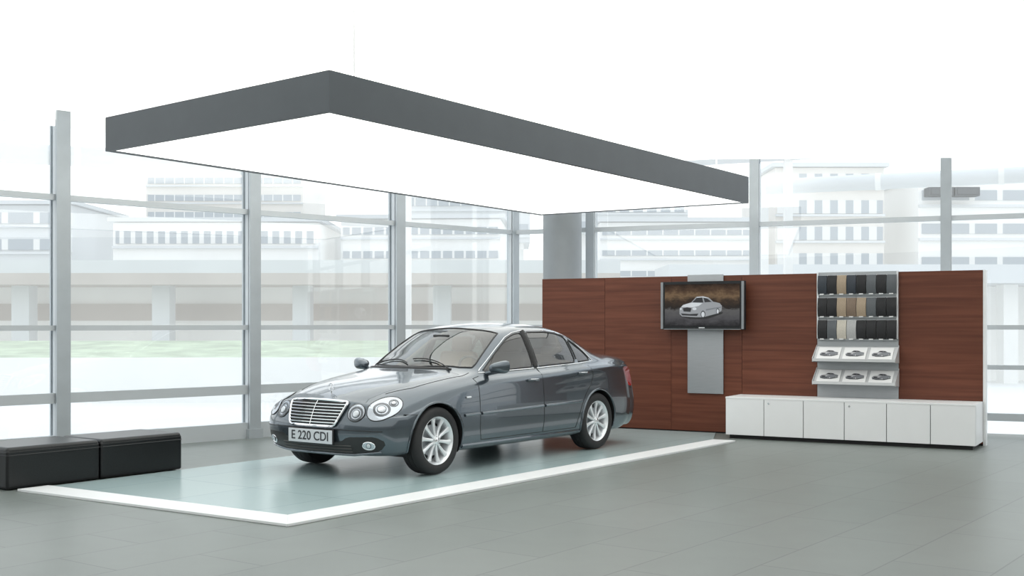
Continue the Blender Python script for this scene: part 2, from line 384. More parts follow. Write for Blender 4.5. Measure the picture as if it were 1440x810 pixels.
# ------------------------------------------------------------------ canopy
C=[(-1.31,8.41),(2.99,14.83),(0.40,16.50),(-3.59,10.36)]
r=empty('light_canopy',(0,12.5,2.98),0,'large grey rectangular canopy with glowing white underside above the car','ceiling light')
cp=[(p[0],p[1]-12.5) for p in C]; cen=(sum(p[0] for p in cp)/4,sum(p[1] for p in cp)/4)
inn=[]
for i,p in enumerate(cp):
    a=Vector(cp[i-1])-Vector(p); b_=Vector(cp[(i+1)%4])-Vector(p); inn.append(tuple(Vector(p)+a.normalized()*0.04+b_.normalized()*0.04))
th=[0.30,0.335,0.32,0.30]
mb=MB(); n=4
vs=[(p[0],p[1],0) for p in cp]+[(p[0],p[1],th[i]) for i,p in enumerate(cp)]+[(p[0],p[1],0) for p in inn]+[(p[0],p[1],th[i]) for i,p in enumerate(inn)]
fs=[]
for i in range(4):
    j=(i+1)%4
    fs+=[(i,j,4+j,4+i),(8+j,8+i,12+i,12+j),(4+i,4+j,12+j,12+i),(j,i,8+i,8+j)]
mb.add(vs,fs); mb.obj('canopy_frame','canopy',parent=r,smooth=False)
MB().prism(inn,0.012,0.05).obj('light_panel','lightpanel',parent=r,smooth=False)
for p in inn:
    q=Vector(p).lerp(Vector(cen),0.12)
    MB().cyl((q.x,q.y,0.04),(q.x,q.y,0.87),0.008,10).obj('suspension_rod','white',parent=r)

# ------------------------------------------------------------------ benches
ang=math.atan2(0.805,0.593)
bl=0.925
for i in range(2):
    p=Vector((-4.40,10.22))+Vector((0.593,0.805))*(i*(bl+0.013))
    r=empty('leather_bench',(p.x,p.y,0),ang,'black leather cube bench on the grey floor','bench',group='black leather benches')
    MB().box((bl/2,0.33,0.18),(bl,0.66,0.344)).obj('base_block','black',parent=r,bevel=0.022,seg=4)
    MB().box((bl/2,0.33,0.338),(bl-0.004,0.656,0.074)).obj('seat_cushion','black',parent=r,bevel=0.032,seg=5)
    MB().tube([(0.015,-0.003,0.305),(bl-0.015,-0.003,0.305),(bl+0.001,0.01,0.305),(bl+0.001,0.65,0.305),(bl-0.015,0.663,0.305),(0.015,0.663,0.305),(-0.001,0.65,0.305),(-0.001,0.01,0.305)],0.004,6,True).obj('piping','leather_seam',parent=r)
    for xx in (0.08,bl-0.08):
        for yy in (0.08,0.58): MB().cyl((xx,yy,0),(xx,yy,0.012),0.025,12).obj('foot','blackpl',parent=r)

# ------------------------------------------------------------------ partition wall (local frame)
PA=math.atan2(-0.489,0.872); P0=(0.43,16.91,0.0); PH=2.10; PL=5.95
def wl(a,y,z=0):
    return (P0[0]+0.872*a+0.489*y, P0[1]-0.489*a+0.872*y, z)
r=empty('wood_partition',P0,PA,'dark red walnut panelled partition wall behind the car','partition')
MB().box((PL/2,0.09,PH/2),(PL+0.0,0.10,PH-0.01)).obj('core','white',parent=r,smooth=False)
pw=PL/6
for i in range(6):
    MB().box((pw*(i+0.5),0.025,PH/2+0.01),(pw-0.004,0.03,PH-0.02)).obj('wood_panel','wood',parent=r,bevel=0.001)
MB().box((PL/2,0.035,0.02),(PL,0.02,0.04)).obj('skirting','dark',parent=r,smooth=False)
MB().box((PL+0.015,0.075,PH/2),(0.03,0.14,PH)).obj('end_cap','white',parent=r,smooth=False)

SL=2.99; SD=0.60; SH=0.53; a0=PL-SL
r=empty('sideboard',wl(a0,-0.0),PA,'long low white cabinet with six doors against the wood partition','cabinet')
MB().box((SL/2,-SD/2+0.01,0.025),(SL-0.08,SD-0.08,0.05)).obj('plinth','dark',parent=r,smooth=False)
MB().box((SL/2,-SD/2+0.012,0.28),(SL,SD-0.03,0.46)).obj('carcass','white',parent=r,bevel=0.002)
MB().box((SL/2,-SD/2,SH-0.012),(SL,SD,0.024)).obj('cabinet_top','white',parent=r,bevel=0.003)
dw=SL/6
for i in range(6):
    d=MB().box((dw*(i+0.5),-SD+0.012,0.278),(dw-0.008,0.02,0.456)).obj('door','white',parent=r,bevel=0.002)
    if i in (1,3): MB().cyl((dw*i+0.06,-SD+0.004,0.46),(dw*i+0.06,-SD-0.004,0.46),0.012,16).obj('lock','chrome',parent=d)
for i in range(1,6):
    bx((dw*i,-SD+0.0225,0.278),(0.008,0.003,0.45),'door_gap','dark',r,smooth=False)

# monitor
r=empty('television',wl(2.485,0),PA,'flat screen television on a steel mounting panel on the wood partition','television')
MB().box((-0.005,-0.012,1.32),(0.50,0.02,1.59)).obj('mounting_panel','steel',parent=r,bevel=0.002)
MB().box((0,-0.06,1.70),(0.5,0.08,0.3)).obj('bracket','blackpl',parent=r)
MB().box((0,-0.13,1.70),(1.16,0.075,0.64)).obj('housing','tvblack',parent=r,bevel=0.002)
for sx_ in (-1,1): MB().box((sx_*0.562,-0.155,1.70),(0.034,0.05,0.625)).obj('side_speaker','speaker',parent=r,bevel=0.003)
MB().box((0,-0.170,1.385),(1.07,0.006,0.008)).obj('lower_trim','speaker',parent=r)
scr=bpy.data.materials.new('screen_picture'); scr.use_nodes=True
nt=scr.node_tree; nt.nodes.clear(); out=nt.nodes.new('ShaderNodeOutputMaterial'); emi=nt.nodes.new('ShaderNodeEmission')
tcx=nt.nodes.new('ShaderNodeTexCoord'); sp=nt.nodes.new('ShaderNodeSeparateXYZ'); rm=nt.nodes.new('ShaderNodeValToRGB')
no=nt.nodes.new('ShaderNodeTexNoise'); no.inputs['Scale'].default_value=5; no.inputs['Detail'].default_value=8; no.inputs['Roughness'].default_value=0.7
ad=nt.nodes.new('ShaderNodeMath'); ad.operation='MULTIPLY_ADD'; ad.inputs[1].default_value=0.55
sb_=nt.nodes.new('ShaderNodeMath'); sb_.operation='SUBTRACT'; sb_.inputs[1].default_value=0.27
nt.links.new(tcx.outputs['Generated'],sp.inputs[0]); nt.links.new(tcx.outputs['Generated'],no.inputs['Vector'])
nt.links.new(no.outputs['Fac'],ad.inputs[0]); nt.links.new(sp.outputs['Z'],ad.inputs[2]); nt.links.new(ad.outputs[0],sb_.inputs[0]); nt.links.new(sb_.outputs[0],rm.inputs['Fac'])
e=rm.color_ramp.elements; e[0].position=0.0; e[0].color=(0.03,0.03,0.032,1); e[1].position=1.0; e[1].color=(0.03,0.022,0.018,1)
for pos,c in ((0.2,(0.08,0.08,0.085)),(0.38,(0.11,0.11,0.11)),(0.46,(0.03,0.027,0.025)),(0.6,(0.05,0.038,0.03)),(0.74,(0.17,0.115,0.07)),(0.84,(0.08,0.052,0.036))):
    k=e.new(pos); k.color=(*c,1)
nt.links.new(rm.outputs['Color'],emi.inputs[0]); nt.links.new(emi.outputs[0],out.inputs[0]); emi.inputs[1].default_value=1.0
MB().box((0,-0.171,1.705),(1.04,0.008,0.555)).obj('screen',scr,parent=r,smooth=False)
def flatem(name,c,e): return mat(name,c,0.5,emis=c,estr=e)
pic_silver=flatem('picture_silver',(0.24,0.25,0.27),0.3); pic_light=flatem('picture_silver_light',(0.46,0.48,0.51),0.4); pic_dark=mat('picture_dark',(0.02,0.02,0.024),0.5); pic_mid=flatem('picture_mid',(0.16,0.17,0.19),0.2); pic_shadow=mat('picture_shadow',(0.015,0.015,0.016),0.6)
def circ(x,z,rx,rz,n=18): return [(x+rx*math.cos(k*2*math.pi/n),z+rz*math.sin(k*2*math.pi/n)) for k in range(n)]
def car_picture(parent,cx,cz,sc,y,T=None,cols=None):
    c=cols or (pic_silver,pic_dark,pic_light,pic_mid,pic_shadow)
    def mk(p,name,m,dy):
        v=[(a*sc,0,b_*sc) for a,b_ in p]
        if T is None: v=[(cx+a[0],y-dy,cz+a[2]) for a in v]
        else: v=[T(a[0],a[2],dy) for a in v]
        return MB().add(v,[tuple(range(len(v)))]).obj(name,m,parent=parent,smooth=False,fix=False)
    mk([(-1.0,-0.36),(-0.5,-0.50),(0.35,-0.50),(1.05,-0.26),(1.1,-0.18),(0,-0.25)],'picture_shadow',c[4],0.0003)
    body=[(-1.0,-0.02),(-1.0,-0.26),(-0.88,-0.38),(-0.2,-0.42),(0.15,-0.42),(0.85,-0.24),(1.02,-0.12),(1.04,0.10),(0.93,0.22),(0.62,0.29),(0.42,0.47),(0.15,0.54),(-0.18,0.52),(-0.42,0.27),(-0.82,0.16)]
    mk(circ(0.14,-0.30,0.13,0.18),'picture_tyre',c[1],0.0005); mk(circ(0.84,-0.15,0.09,0.15),'picture_tyre',c[1],0.0005); mk(circ(-0.84,-0.33,0.07,0.1),'picture_tyre',c[1],0.0004)
    mk(body,'picture_car_body',c[0],0.001)
    mk([(-0.92,0.06),(-0.78,0.15),(-0.42,0.25),(0.12,0.23),(-0.06,0.10),(-0.35,0.04)],'picture_hood',c[2],0.0014)
    mk([(-0.15,0.51),(0.14,0.53),(0.4,0.465),(0.36,0.45),(0.12,0.49),(-0.16,0.475)],'picture_roof',c[2],0.0014)
    mk([(-0.38,0.27),(-0.16,0.47),(0.10,0.485),(0.16,0.25)],'picture_windscreen',c[1],0.0016)
    mk([(0.22,0.26),(0.16,0.47),(0.34,0.435),(0.56,0.28)],'picture_side_window',c[1],0.0016)
    mk([(-0.84,-0.0),(-0.80,-0.15),(-0.46,-0.17),(-0.42,0.0),(-0.62,0.04)],'picture_grille',c[1],0.0016)
    mk([(-0.94,-0.24),(-0.86,-0.33),(-0.15,-0.36),(-0.08,-0.25),(-0.5,-0.27)],'picture_intake',c[1],0.0016)
    mk(circ(0.14,-0.28,0.11,0.16),'picture_wheel_arch',c[1],0.0016); mk(circ(0.84,-0.14,0.075,0.13),'picture_wheel_arch',c[1],0.0016)
    mk(circ(0.14,-0.29,0.08,0.125),'picture_wheel',c[2],0.0022); mk(circ(0.84,-0.15,0.05,0.10),'picture_wheel',c[2],0.0022)
    mk(circ(-0.93,-0.03,0.04,0.055),'picture_headlight',c[2],0.0022); mk(circ(-0.27,-0.03,0.10,0.065),'picture_headlight',c[2],0.0022)
    mk([(0.28,-0.05),(1.0,0.06),(1.0,0.02),(0.28,-0.12)],'picture_side_shade',c[3],0.0018)
car_picture(r,-0.02,1.665,0.29,-0.1755)
MB().box((0,-0.172,1.405),(0.08,0.006,0.012)).obj('control_strip','silver',parent=r)

# sample rack
rk=empty('sample_rack',wl(4.48,0),PA,'grey metal sample rack with two slanted shelves on the wood partition','rack')
MB().box((0,-0.012,1.32),(1.0,0.02,1.58)).obj('back_board','steel',parent=rk,bevel=0.002)
for xx in (-0.49,0.49): MB().box((xx,-0.03,1.69),(0.02,0.04,0.84)).obj('upright','silver',parent=rk)
rowz=[1.95,1.665,1.385]
for z in rowz:
    mb=MB(); mb.box((0,-0.035,z-0.125),(0.97,0.035,0.012)); mb.box((0,-0.052,z-0.122),(0.97,0.006,0.026))
    mb.obj('sample_ledge','steel',parent=rk)
    MB().cyl((-0.48,-0.03,z+0.115),(0.48,-0.03,z+0.115),0.006,8).obj('hanging_rail','silver',parent=rk)
def sh(a,d,dy,zt):
    k=math.atan2(0.19,0.23)
    return (a,-0.035-d*math.cos(k)-dy*math.sin(k), zt-d*math.sin(k)+dy*math.cos(k))
shm=mat('shelf_grey',(0.62,0.63,0.64),0.4,0.2)
for zt in (1.17,0.885):
    mb=MB(); 
    v=[sh(-0.50,0,0,zt),sh(0.50,0,0,zt),sh(0.50,0.27,0,zt),sh(-0.50,0.27,0,zt)]
    v2=[sh(-0.50,0,-0.012,zt),sh(0.50,0,-0.012,zt),sh(0.50,0.27,-0.012,zt),sh(-0.50,0.27,-0.012,zt)]
    mb.add(v+v2,[(0,1,2,3),(7,6,5,4),(0,4,5,1),(1,5,6,2),(2,6,7,3),(3,7,4,0)])
    o=mb.obj('slanted_shelf',shm,parent=rk)
    MB().box(Vector(sh(0,0.27,0.010,zt)),(1.0,0.012,0.035)).obj('shelf_lip',shm,parent=o)
    for xx in (-0.505,0.505):
        q=MB(); q.add([(xx-0.003,-0.02,zt+0.02),(xx-0.003,-0.02,zt-0.2),(xx-0.003,-0.25,zt-0.19),(xx-0.003,-0.25,zt-0.14),(xx+0.003,-0.02,zt+0.02),(xx+0.003,-0.02,zt-0.2),(xx+0.003,-0.25,zt-0.19),(xx+0.003,-0.25,zt-0.14)],
              [(0,1,2,3),(7,6,5,4),(0,4,5,1),(1,5,6,2),(2,6,7,3),(3,7,4,0)])
        q.obj('shelf_bracket',shm,parent=o)
pb=mat('picture_body_grey',(0.22,0.23,0.25),0.5); pc=mat('picture_pale_detail',(0.5,0.5,0.52),0.5)
for zt in (1.17,0.885):
    for i in range(3):
        b=empty('brochure',wl(4.48,0),PA,'white brochure with a grey car picture on the slanted shelf','brochure',group='brochures on the slanted shelves')
        cx=-0.32+i*0.32
        mb=MB(); v=[sh(cx-0.14,0.03,0.003,zt),sh(cx+0.14,0.03,0.003,zt),sh(cx+0.14,0.25,0.003,zt),sh(cx-0.14,0.25,0.003,zt)]
        v2=[sh(cx-0.14,0.03,0.012,zt),sh(cx+0.14,0.03,0.012,zt),sh(cx+0.14,0.25,0.012,zt),sh(cx-0.14,0.25,0.012,zt)]
        mb.add(v+v2,[(0,3,2,1),(4,5,6,7),(0,1,5,4),(1,2,6,5),(2,3,7,6),(3,0,4,7)]); mb.obj('cover','paper',parent=b,smooth=False)
        car_picture(b,0,0,0.11,0,T=lambda x,z,dy,cx=cx,zt=zt: sh(cx+x,0.145-z,0.0125+dy,zt),cols=(pb,pic_dark,pc,pb,pic_dark))
swc={'k':(0.012,0.012,0.014),'g':(0.10,0.11,0.12),'t':(0.36,0.28,0.20),'c':(0.55,0.51,0.44),'l':(0.42,0.42,0.42),'b':(0.20,0.145,0.105),'n':(0.03,0.038,0.05),'w':(0.7,0.7,0.68)}
swm={k:mat('fabric_'+k,c,0.65,var=0.1,vscale=80) for k,c in swc.items()}
nm={'k':'black','g':'dark grey','t':'tan','c':'cream','l':'light grey','b':'brown','n':'dark blue','w':'white'}
rows=['nktnkgkg','kktbtgkk','kgclkkkk']
for ri,row in enumerate(rows):
    for j,ch in enumerate(row):
        b=MB(); W2=0.0575; Hh=0.118; cx=-0.425+j*0.1215
        pr=[]
        for k in range(9):
            t=k/8; z=-Hh+2*Hh*t; y=-0.062-0.028*math.sin(t*math.pi*0.9+0.3)
            pr.append((y,z))
        vs=[];fs=[]
        for y,z in pr: vs+=[(-W2,y,z),(W2,y,z),(W2,y+0.012,z),(-W2,y+0.012,z)]
        for k in range(8):
            o_=k*4
            fs+=[(o_,o_+1,o_+5,o_+4),(o_+1,o_+2,o_+6,o_+5),(o_+2,o_+3,o_+7,o_+6),(o_+3,o_,o_+4,o_+7)]
        fs+=[(0,3,2,1),(32,33,34,35)]
        b.add(vs,fs)
        s=b.obj('upholstery_sample',swm[ch],loc=wl(4.48+cx,0,rowz[ri]),rotz=PA,label='%s leather upholstery sample hanging on the rack'%nm[ch],category='sample',group='upholstery samples on the rack')
        MB().box((0,-0.092,-Hh-0.002),(0.05,0.004,0.013)).obj('label_tag','paper',parent=s,smooth=False)

# ================================================================== CAR
CAR=empty('car',(-1.935,11.04,0.012),math.atan2(0.805,0.593),'dark steel grey four-door saloon car on the teal display floor','car')
st=lambda xs,ys: pchip(xs,ys)
Wf=st([0,.3,.7,1.1,2,3.2,4,4.5,4.82],[.845,.868,.89,.903,.911,.911,.90,.878,.845])
k10z=st([0,.15,.4,.7,1.0,1.3,1.38,1.5,1.75,2.0,2.18,2.4,2.7,3.0,3.4,3.7,3.9,4.05,4.3,4.6,4.75,4.82],
        [.722,.776,.84,.893,.935,.976,.995,1.065,1.205,1.328,1.396,1.44,1.462,1.455,1.41,1.32,1.227,1.145,1.118,1.095,1.07,1.03])
k8y=st([0,.4,1.0,1.4,1.65,2.0,2.25,2.6,3.0,3.4,3.7,3.9,4.1,4.4,4.82],[.58,.60,.64,.68,.695,.645,.60,.57,.565,.575,.60,.62,.65,.67,.64])
k8z=st([0,.15,.4,.7,1.0,1.3,1.5,1.65,1.8,2.0,2.25,2.4,2.6,3.0,3.2,3.4,3.7,3.9,4.1,4.4,4.7,4.82],
       [.687,.738,.80,.852,.892,.928,.948,.98,1.07,1.195,1.325,1.366,1.392,1.392,1.375,1.338,1.225,1.14,1.075,1.055,1.03,.99])
k6z=st([0,.15,.4,.7,1.0,1.3,1.5,1.75,2.2,3.0,3.5,3.9,4.3,4.7,4.82],[.60,.645,.715,.78,.832,.870,.893,.918,.938,.965,.985,.995,.99,.965,.92])
def kpts(s):
    W=Wf(s); fr=max(0,1-s/0.6); rr=max(0,(s-4.4)/0.42)
    z6=k6z(s); z8=k8z(s); y8=k8y(s); zt=k10z(s)
    y6=W-0.100; z4=0.66-0.09*fr; z5=max(z6-0.060, z4+0.02)
    y7=(y6+y8)/2+0.02; z7=(z6+z8)/2
    y9=0.36; z9=z8+(zt-z8)*0.72
    zb=0.20+0.02*fr+0.03*rr
    return [(0,zb),(W-0.07,zb),(W-0.022,0.31),(W-0.002,0.47),(W-0.008,z4),(W-0.032,z5),(y6,z6),(y7,z7),(y8,z8),(y9,z9),(0,zt)]
SUB=[3,3,3,4,4,3,5,5,7,7]
def section(s):
    k=kpts(s); P=[(-k[1][0],k[1][1])]+k+[(-k[9][0],k[9][1])]
    t=[0]
    for a,b in zip(P[:-1],P[1:]): t.append(t[-1]+max(1e-4,math.hypot(a[0]-b[0],a[1]-b[1])**0.7))
    fy=pchip(t,[p[0] for p in P]); fz=pchip(t,[p[1] for p in P])
    y5=k[5][0]; y1=k[1][0]; out=[]
    for i in range(10):
        for j in range(SUB[i]):
            tt=t[i+1]+(t[i+2]-t[i+1])*j/SUB[i]
            y=max(0,fy(tt)); z=fz(tt)
            r_= min(1,y/y1) if i<1 else (1.0 if i<5 else min(1,y/y5))
            out.append((y,z,r_))
    out.append((0,k[10][1],0.0)); return out
fprof=st([.15,.2,.25,.35,.42,.50,.55,.6,.68,.74,.82,1.5],[.20,.17,.12,.085,.075,.078,.095,.115,.155,.20,.23,.23])
rprof=st([.15,.25,.35,.5,.65,.8,1.0,1.1,1.5],[.10,.05,.01,0,.025,.05,.08,.10,.10])
def deform(s,y,z,r_):
    x=s; q=1-(max(0,1-r_**4))**0.25
    if s<1.5:
        f=(1-s/1.5)**2; x+=f*(0.11*r_*r_+0.26*q+fprof(z))
    if s>3.8:
        f=((s-3.8)/1.02)**2; x-=f*(0.07*r_*r_+0.22*q+rprof(z))
    return (x,y,z)
ss=sorted(set([round(v,4) for v in list(np.linspace(0,0.3,12))+list(np.linspace(0.3,4.5,108))+list(np.linspace(4.5,4.82,12))]))
bm=bmesh.new(); grid=[]; secs=[section(s) for s in ss]
for s,sec in zip(ss,secs): grid.append([bm.verts.new(deform(s,*p)) for p in sec])
def fc(vs):
    u=[]
    for v in vs:
        if v not in u: u.append(v)
    if len(u)>=3:
        try: bm.faces.new(u)
        except ValueError: pass
for i in range(len(ss)-1):
    for j in range(len(grid[0])-1): fc([grid[i][j],grid[i+1][j],grid[i+1][j+1],grid[i][j+1]])
NC=16
for end,s in ((0,0.0),(-1,4.82)):
    sec=secs[end]; rowsv=[]
    for j,(y,z,r_) in enumerate(sec):
        row=[]
        for c in range(NC+1):
            k=math.sin(math.pi/2*c/NC)
            if c==NC: row.append(grid[end][j])
            else: row.append(bm.verts.new(deform(s,y*k,z,r_*k)))
        rowsv.append(row)
    for j in range(SUB[0],len(sec)-1):
        for c in range(NC):
            a=[rowsv[j][c],rowsv[j+1][c],rowsv[j+1][c+1],rowsv[j][c+1]]
            fc(a)
bmesh.ops.remove_doubles(bm,verts=bm.verts,dist=0.0004)
loose=[v for v in bm.verts if not v.link_faces]; bmesh.ops.delete(bm,geom=loose,context='VERTS')
bmesh.ops.recalc_face_normals(bm,faces=bm.faces)
bm.normal_update()
tst=max(bm.faces,key=lambda f:f.calc_center_median().y)
if tst.normal.y<0: bmesh.ops.reverse_faces(bm,faces=bm.faces)
bm.normal_update()
vv=[v.co.copy() for v in bm.verts]; bm.verts.index_update(); ff=[[v.index for v in f.verts] for f in bm.faces]; n0=len(vv)
vv2=vv+[Vector((v.x,-v.y,v.z)) for v in vv]; ff2=ff+[[i+n0 for i in reversed(f)] for f in ff]
BV=BVHTree.FromPolygons(vv2,ff2)
def hit(o,d):
    h=BV.ray_cast(Vector(o),Vector(d).normalized()); return h[0],h[1]

AX={'xz':(0,2),'xy':(0,1),'yz':(1,2)}
def cut(poly,ax,flt,closed=True):
    a,b=AX[ax]; n=len(poly)
    for i in range(n if closed else n-1):
        p=poly[i]; q=poly[(i+1)%n]
        dx=q[0]-p[0]; dy=q[1]-p[1]; l=math.hypot(dx,dy)
        if l<1e-6: continue
        nx,ny=-dy/l,dx/l
        lo=(min(p[0],q[0])-1e-4,min(p[1],q[1])-1e-4); hi=(max(p[0],q[0])+1e-4,max(p[1],q[1])+1e-4)
        sel=[]
        for f in bm.faces:
            c=[v.co for v in f.verts]
            c0=c[0]
            if abs(c0[a]-p[0])>l+0.15 or abs(c0[b]-p[1])>l+0.15: continue
            us=[v[a] for v in c]; ws=[v[b] for v in c]
            if max(us)<lo[0] or min(us)>hi[0] or max(ws)<lo[1] or min(ws)>hi[1]: continue
            dd=[(u-p[0])*nx+(w_-p[1])*ny for u,w_ in zip(us,ws)]
            if min(dd)>=-1e-5 or max(dd)<=1e-5: continue
            if flt(f.calc_center_median(),f.normal): sel.append(f)
        if not sel: continue
        ed=set(e for f in sel for e in f.edges); ve=set(v for f in sel for v in f.verts)
        pc=[0,0,0]; pn=[0,0,0]; pc[a]=p[0]; pc[b]=p[1]; pn[a]=nx; pn[b]=ny
        bmesh.ops.bisect_plane(bm,geom=list(sel)+list(ed)+list(ve),dist=1e-5,plane_co=pc,plane_no=pn)
def inside(pt,poly):
    x,y=pt; r_=False; n=len(poly); j=n-1
    for i in range(n):
        xi,yi=poly[i]; xj,yj=poly[j]
        if (yi>y)!=(yj>y) and x<(xj-xi)*(y-yi)/(yj-yi)+xi: r_=not r_
        j=i
    return r_
def smoothpoly(poly,it=2):
    for _ in range(it):
        o=[]
        for i in range(len(poly)):
            p=poly[i];q=poly[(i+1)%len(poly)]; L_=math.hypot(p[0]-q[0],p[1]-q[1]); k=min(0.25,0.03/max(L_,1e-6))
            o+=[(p[0]+(q[0]-p[0])*k,p[1]+(q[1]-p[1])*k),(p[0]+(q[0]-p[0])*(1-k),p[1]+(q[1]-p[1])*(1-k))]
        poly=o
    return poly
FX,RX,WZ,AR=0.875,3.735,0.325,0.365
side=lambda c,n: c.y>0.45
arch=[[(cx+AR*math.cos(2*math.pi*k/44),WZ+AR*math.sin(2*math.pi*k/44)) for k in range(44)] for cx in (FX,RX)]
g_front=smoothpoly([(1.70,.958),(2.575,.985),(2.575,1.348),(2.42,1.332),(2.27,1.284),(2.06,1.17),(1.86,1.052)],1)
g_rear=smoothpoly([(2.665,.988),(3.40,1.012),(3.40,1.296),(3.22,1.338),(3.0,1.354),(2.665,1.352)],1)
g_quart=smoothpoly([(3.44,1.015),(3.72,1.03),(3.64,1.14),(3.53,1.225),(3.44,1.274)],1)
d_front=[(1.505,.90),(1.505,.40),(1.54,.285),(2.618,.285),(2.618,1.379),(2.42,1.358),(2.25,1.308),(2.05,1.198),(1.85,1.08),(1.70,.985),(1.60,.915)]
d_rear=[(2.618,.285),(3.26,.285),(3.30,.40),(3.36,.53),(3.46,.66),(3.58,.77),(3.625,.86),(3.60,.97),(3.425,1.01),(3.425,1.317),(3.25,1.357),(3.0,1.380),(2.618,1.379)]
tail=smoothpoly([(4.36,.93),(4.80,.93),(4.80,.70),(4.50,.70),(4.40,.80)],1)
fuel=[(3.95,.80),(4.12,.80),(4.12,.93),(3.95,.93)]
ws=[(1.40,-0.1),(1.40,0),(1.415,.2),(1.475,.42),(1.57,.58),(1.665,.668),(1.74,.665),(2.0,.615),(2.24,.56),(2.21,.4),(2.185,.2),(2.18,0),(2.18,-.1)]
rw=[(3.50,-.1),(3.50,0),(3.51,.3),(3.54,.47),(3.62,.55),(3.90,.575),(3.99,.5),(4.02,.25),(4.03,0),(4.03,-.1)]
hood=[(-.1,-.1),(-.1,.38),(.34,.42),(.48,.565),(.75,.665),(1.1,.70),(1.42,.735),(1.55,.715),(1.53,.60),(1.44,.42),(1.375,.2),(1.36,0),(1.36,-.1)]
intake=smoothpoly([(-.1,.345),(.34,.345),(.42,.395),(.70,.405),(.785,.35),(.71,.262),(.45,.228),(-.1,.22)],1)
front=lambda c,n: c.x<0.7 and n.x<-0.25
for p in arch: cut(p,'xz',side)
for p in (g_front,g_rear,g_quart,d_front,d_rear,fuel): cut(p,'xz',side)
cut(tail,'xz',lambda c,n:c.y>0.45)
cut(ws,'xy',lambda c,n:c.z>0.9 and n.z>0.2); cut(rw,'xy',lambda c,n:c.z>0.9 and n.z>0.2)
cut(hood,'xy',lambda c,n:c.z>0.6 and n.z>0.3 and c.x<1.7)
cut(intake,'yz',front)
bm.normal_update(); bm.verts.index_update()
cls={}
for f in bm.faces:
    c=f.calc_center_median(); n=f.normal
    k='body'
    if c.y>0.45 and any((c.x-cx)**2+(c.z-WZ)**2<(AR*0.999)**2 for cx in (FX,RX)): k=None
    elif c.z>0.9 and n.z>0.2 and inside((c.x,c.y),ws): k='ws'
    elif c.z>0.9 and n.z>0.2 and inside((c.x,c.y),rw): k='rw'
    elif c.y>0.45 and inside((c.x,c.z),g_front): k='gf'
    elif c.y>0.45 and inside((c.x,c.z),g_rear): k='gr'
    elif c.y>0.45 and inside((c.x,c.z),g_quart): k='gq'
    elif c.y>0.45 and inside((c.x,c.z),d_front): k='df'
    elif c.y>0.45 and inside((c.x,c.z),d_rear): k='dr'
    elif c.y>0.45 and inside((c.x,c.z),tail): k='tail'
    elif c.x<0.7 and n.x<-0.25 and inside((c.y,c.z),intake): k='intake'
    elif c.z>0.6 and n.z>0.3 and c.x<1.7 and inside((c.x,c.y),hood): k='hood'
    if k: cls.setdefault(k,[]).append(f)
def extract(key,name,m,sides,parent):
    V=[];Fc=[];N=[]; idx={}
    for sd in sides:
        for f in cls.get(key,[]):
            ids=[]
            for v in f.verts:
                kk=(v.index, sd if v.co.y>1e-4 else 0)
                if kk not in idx:
                    idx[kk]=len(V); V.append((v.co.x,v.co.y*sd,v.co.z)); nn=Vector((v.normal.x,v.normal.y*sd,v.normal.z))
                    if v.co.y<=1e-4: nn.y=0
                    nn.normalize(); N.append(nn)
                ids.append(idx[kk])
            Fc.append(tuple(ids if sd>0 else ids[::-1]))
    me=bpy.data.meshes.new(name); me.from_pydata(V,[],Fc); me.materials.append(M[m] if isinstance(m,str) else m)
    for p in me.polygons: p.use_smooth=True
    me.normals_split_custom_set_from_vertices(N)
    o=bpy.data.objects.new(name,me); S.collection.objects.link(o); o.parent=parent
    return o
extract('body','body_shell','paint',(1,-1),CAR)
extract('hood','hood','paint',(1,-1),CAR)
extract('ws','windscreen','wsglass',(1,-1),CAR)
extract('rw','rear_window','sideglass',(1,-1),CAR)
extract('intake','lower_air_intake','blackpl',(1,-1),CAR)
doors={}
for sd in (-1,1):
    d=extract('df','front_door','paint',(sd,),CAR); extract('gf','door_window','sideglass',(sd,),d); doors[('f',sd)]=d
    d=extract('dr','rear_door','paint',(sd,),CAR); extract('gr','door_window','sideglass',(sd,),d); doors[('r',sd)]=d
    extract('gq','quarter_window','sideglass',(sd,),CAR)
    extract('tail','tail_light','red',(sd,),CAR)
bm.free()
def dens(pts,step=0.03,closed=False):
    o=[]; n=len(pts)
    for i in range(n if closed else n-1):
        p=pts[i];q=pts[(i+1)%n]; L_=math.dist(p,q); k=max(1,int(L_/step))
        for j in range(k): o.append(tuple(p[t]+(q[t]-p[t])*j/k for t in range(len(p))))
    if not closed: o.append(tuple(pts[-1]))
    return o
def path_side(pts,sd,closed=False,off=0.0,step=0.03):
    o=[]
    for x,z in dens(pts,step,closed):
        h,n=hit((x,sd*2,z),(0,-sd,0))
        if h is not None: o.append(h+Vector((0,sd,0))*off)
    return o
def path_top(pts,sd,off=0.0,closed=False):
    o=[]
    for x,y in dens(pts,0.03,closed):
        h,n=hit((x,sd*y,2.5),(0,0,-1))
        if h is not None: o.append(h+Vector((0,0,off)))
    return o
def path_front(pts,off=0.0,closed=False,step=0.03):
    o=[]
    for y,z in dens(pts,step,closed):
        h,n=hit((-1,y,z),(1,0,0))
        if h is not None: o.append(h+Vector((-off,0,0)))
    return o
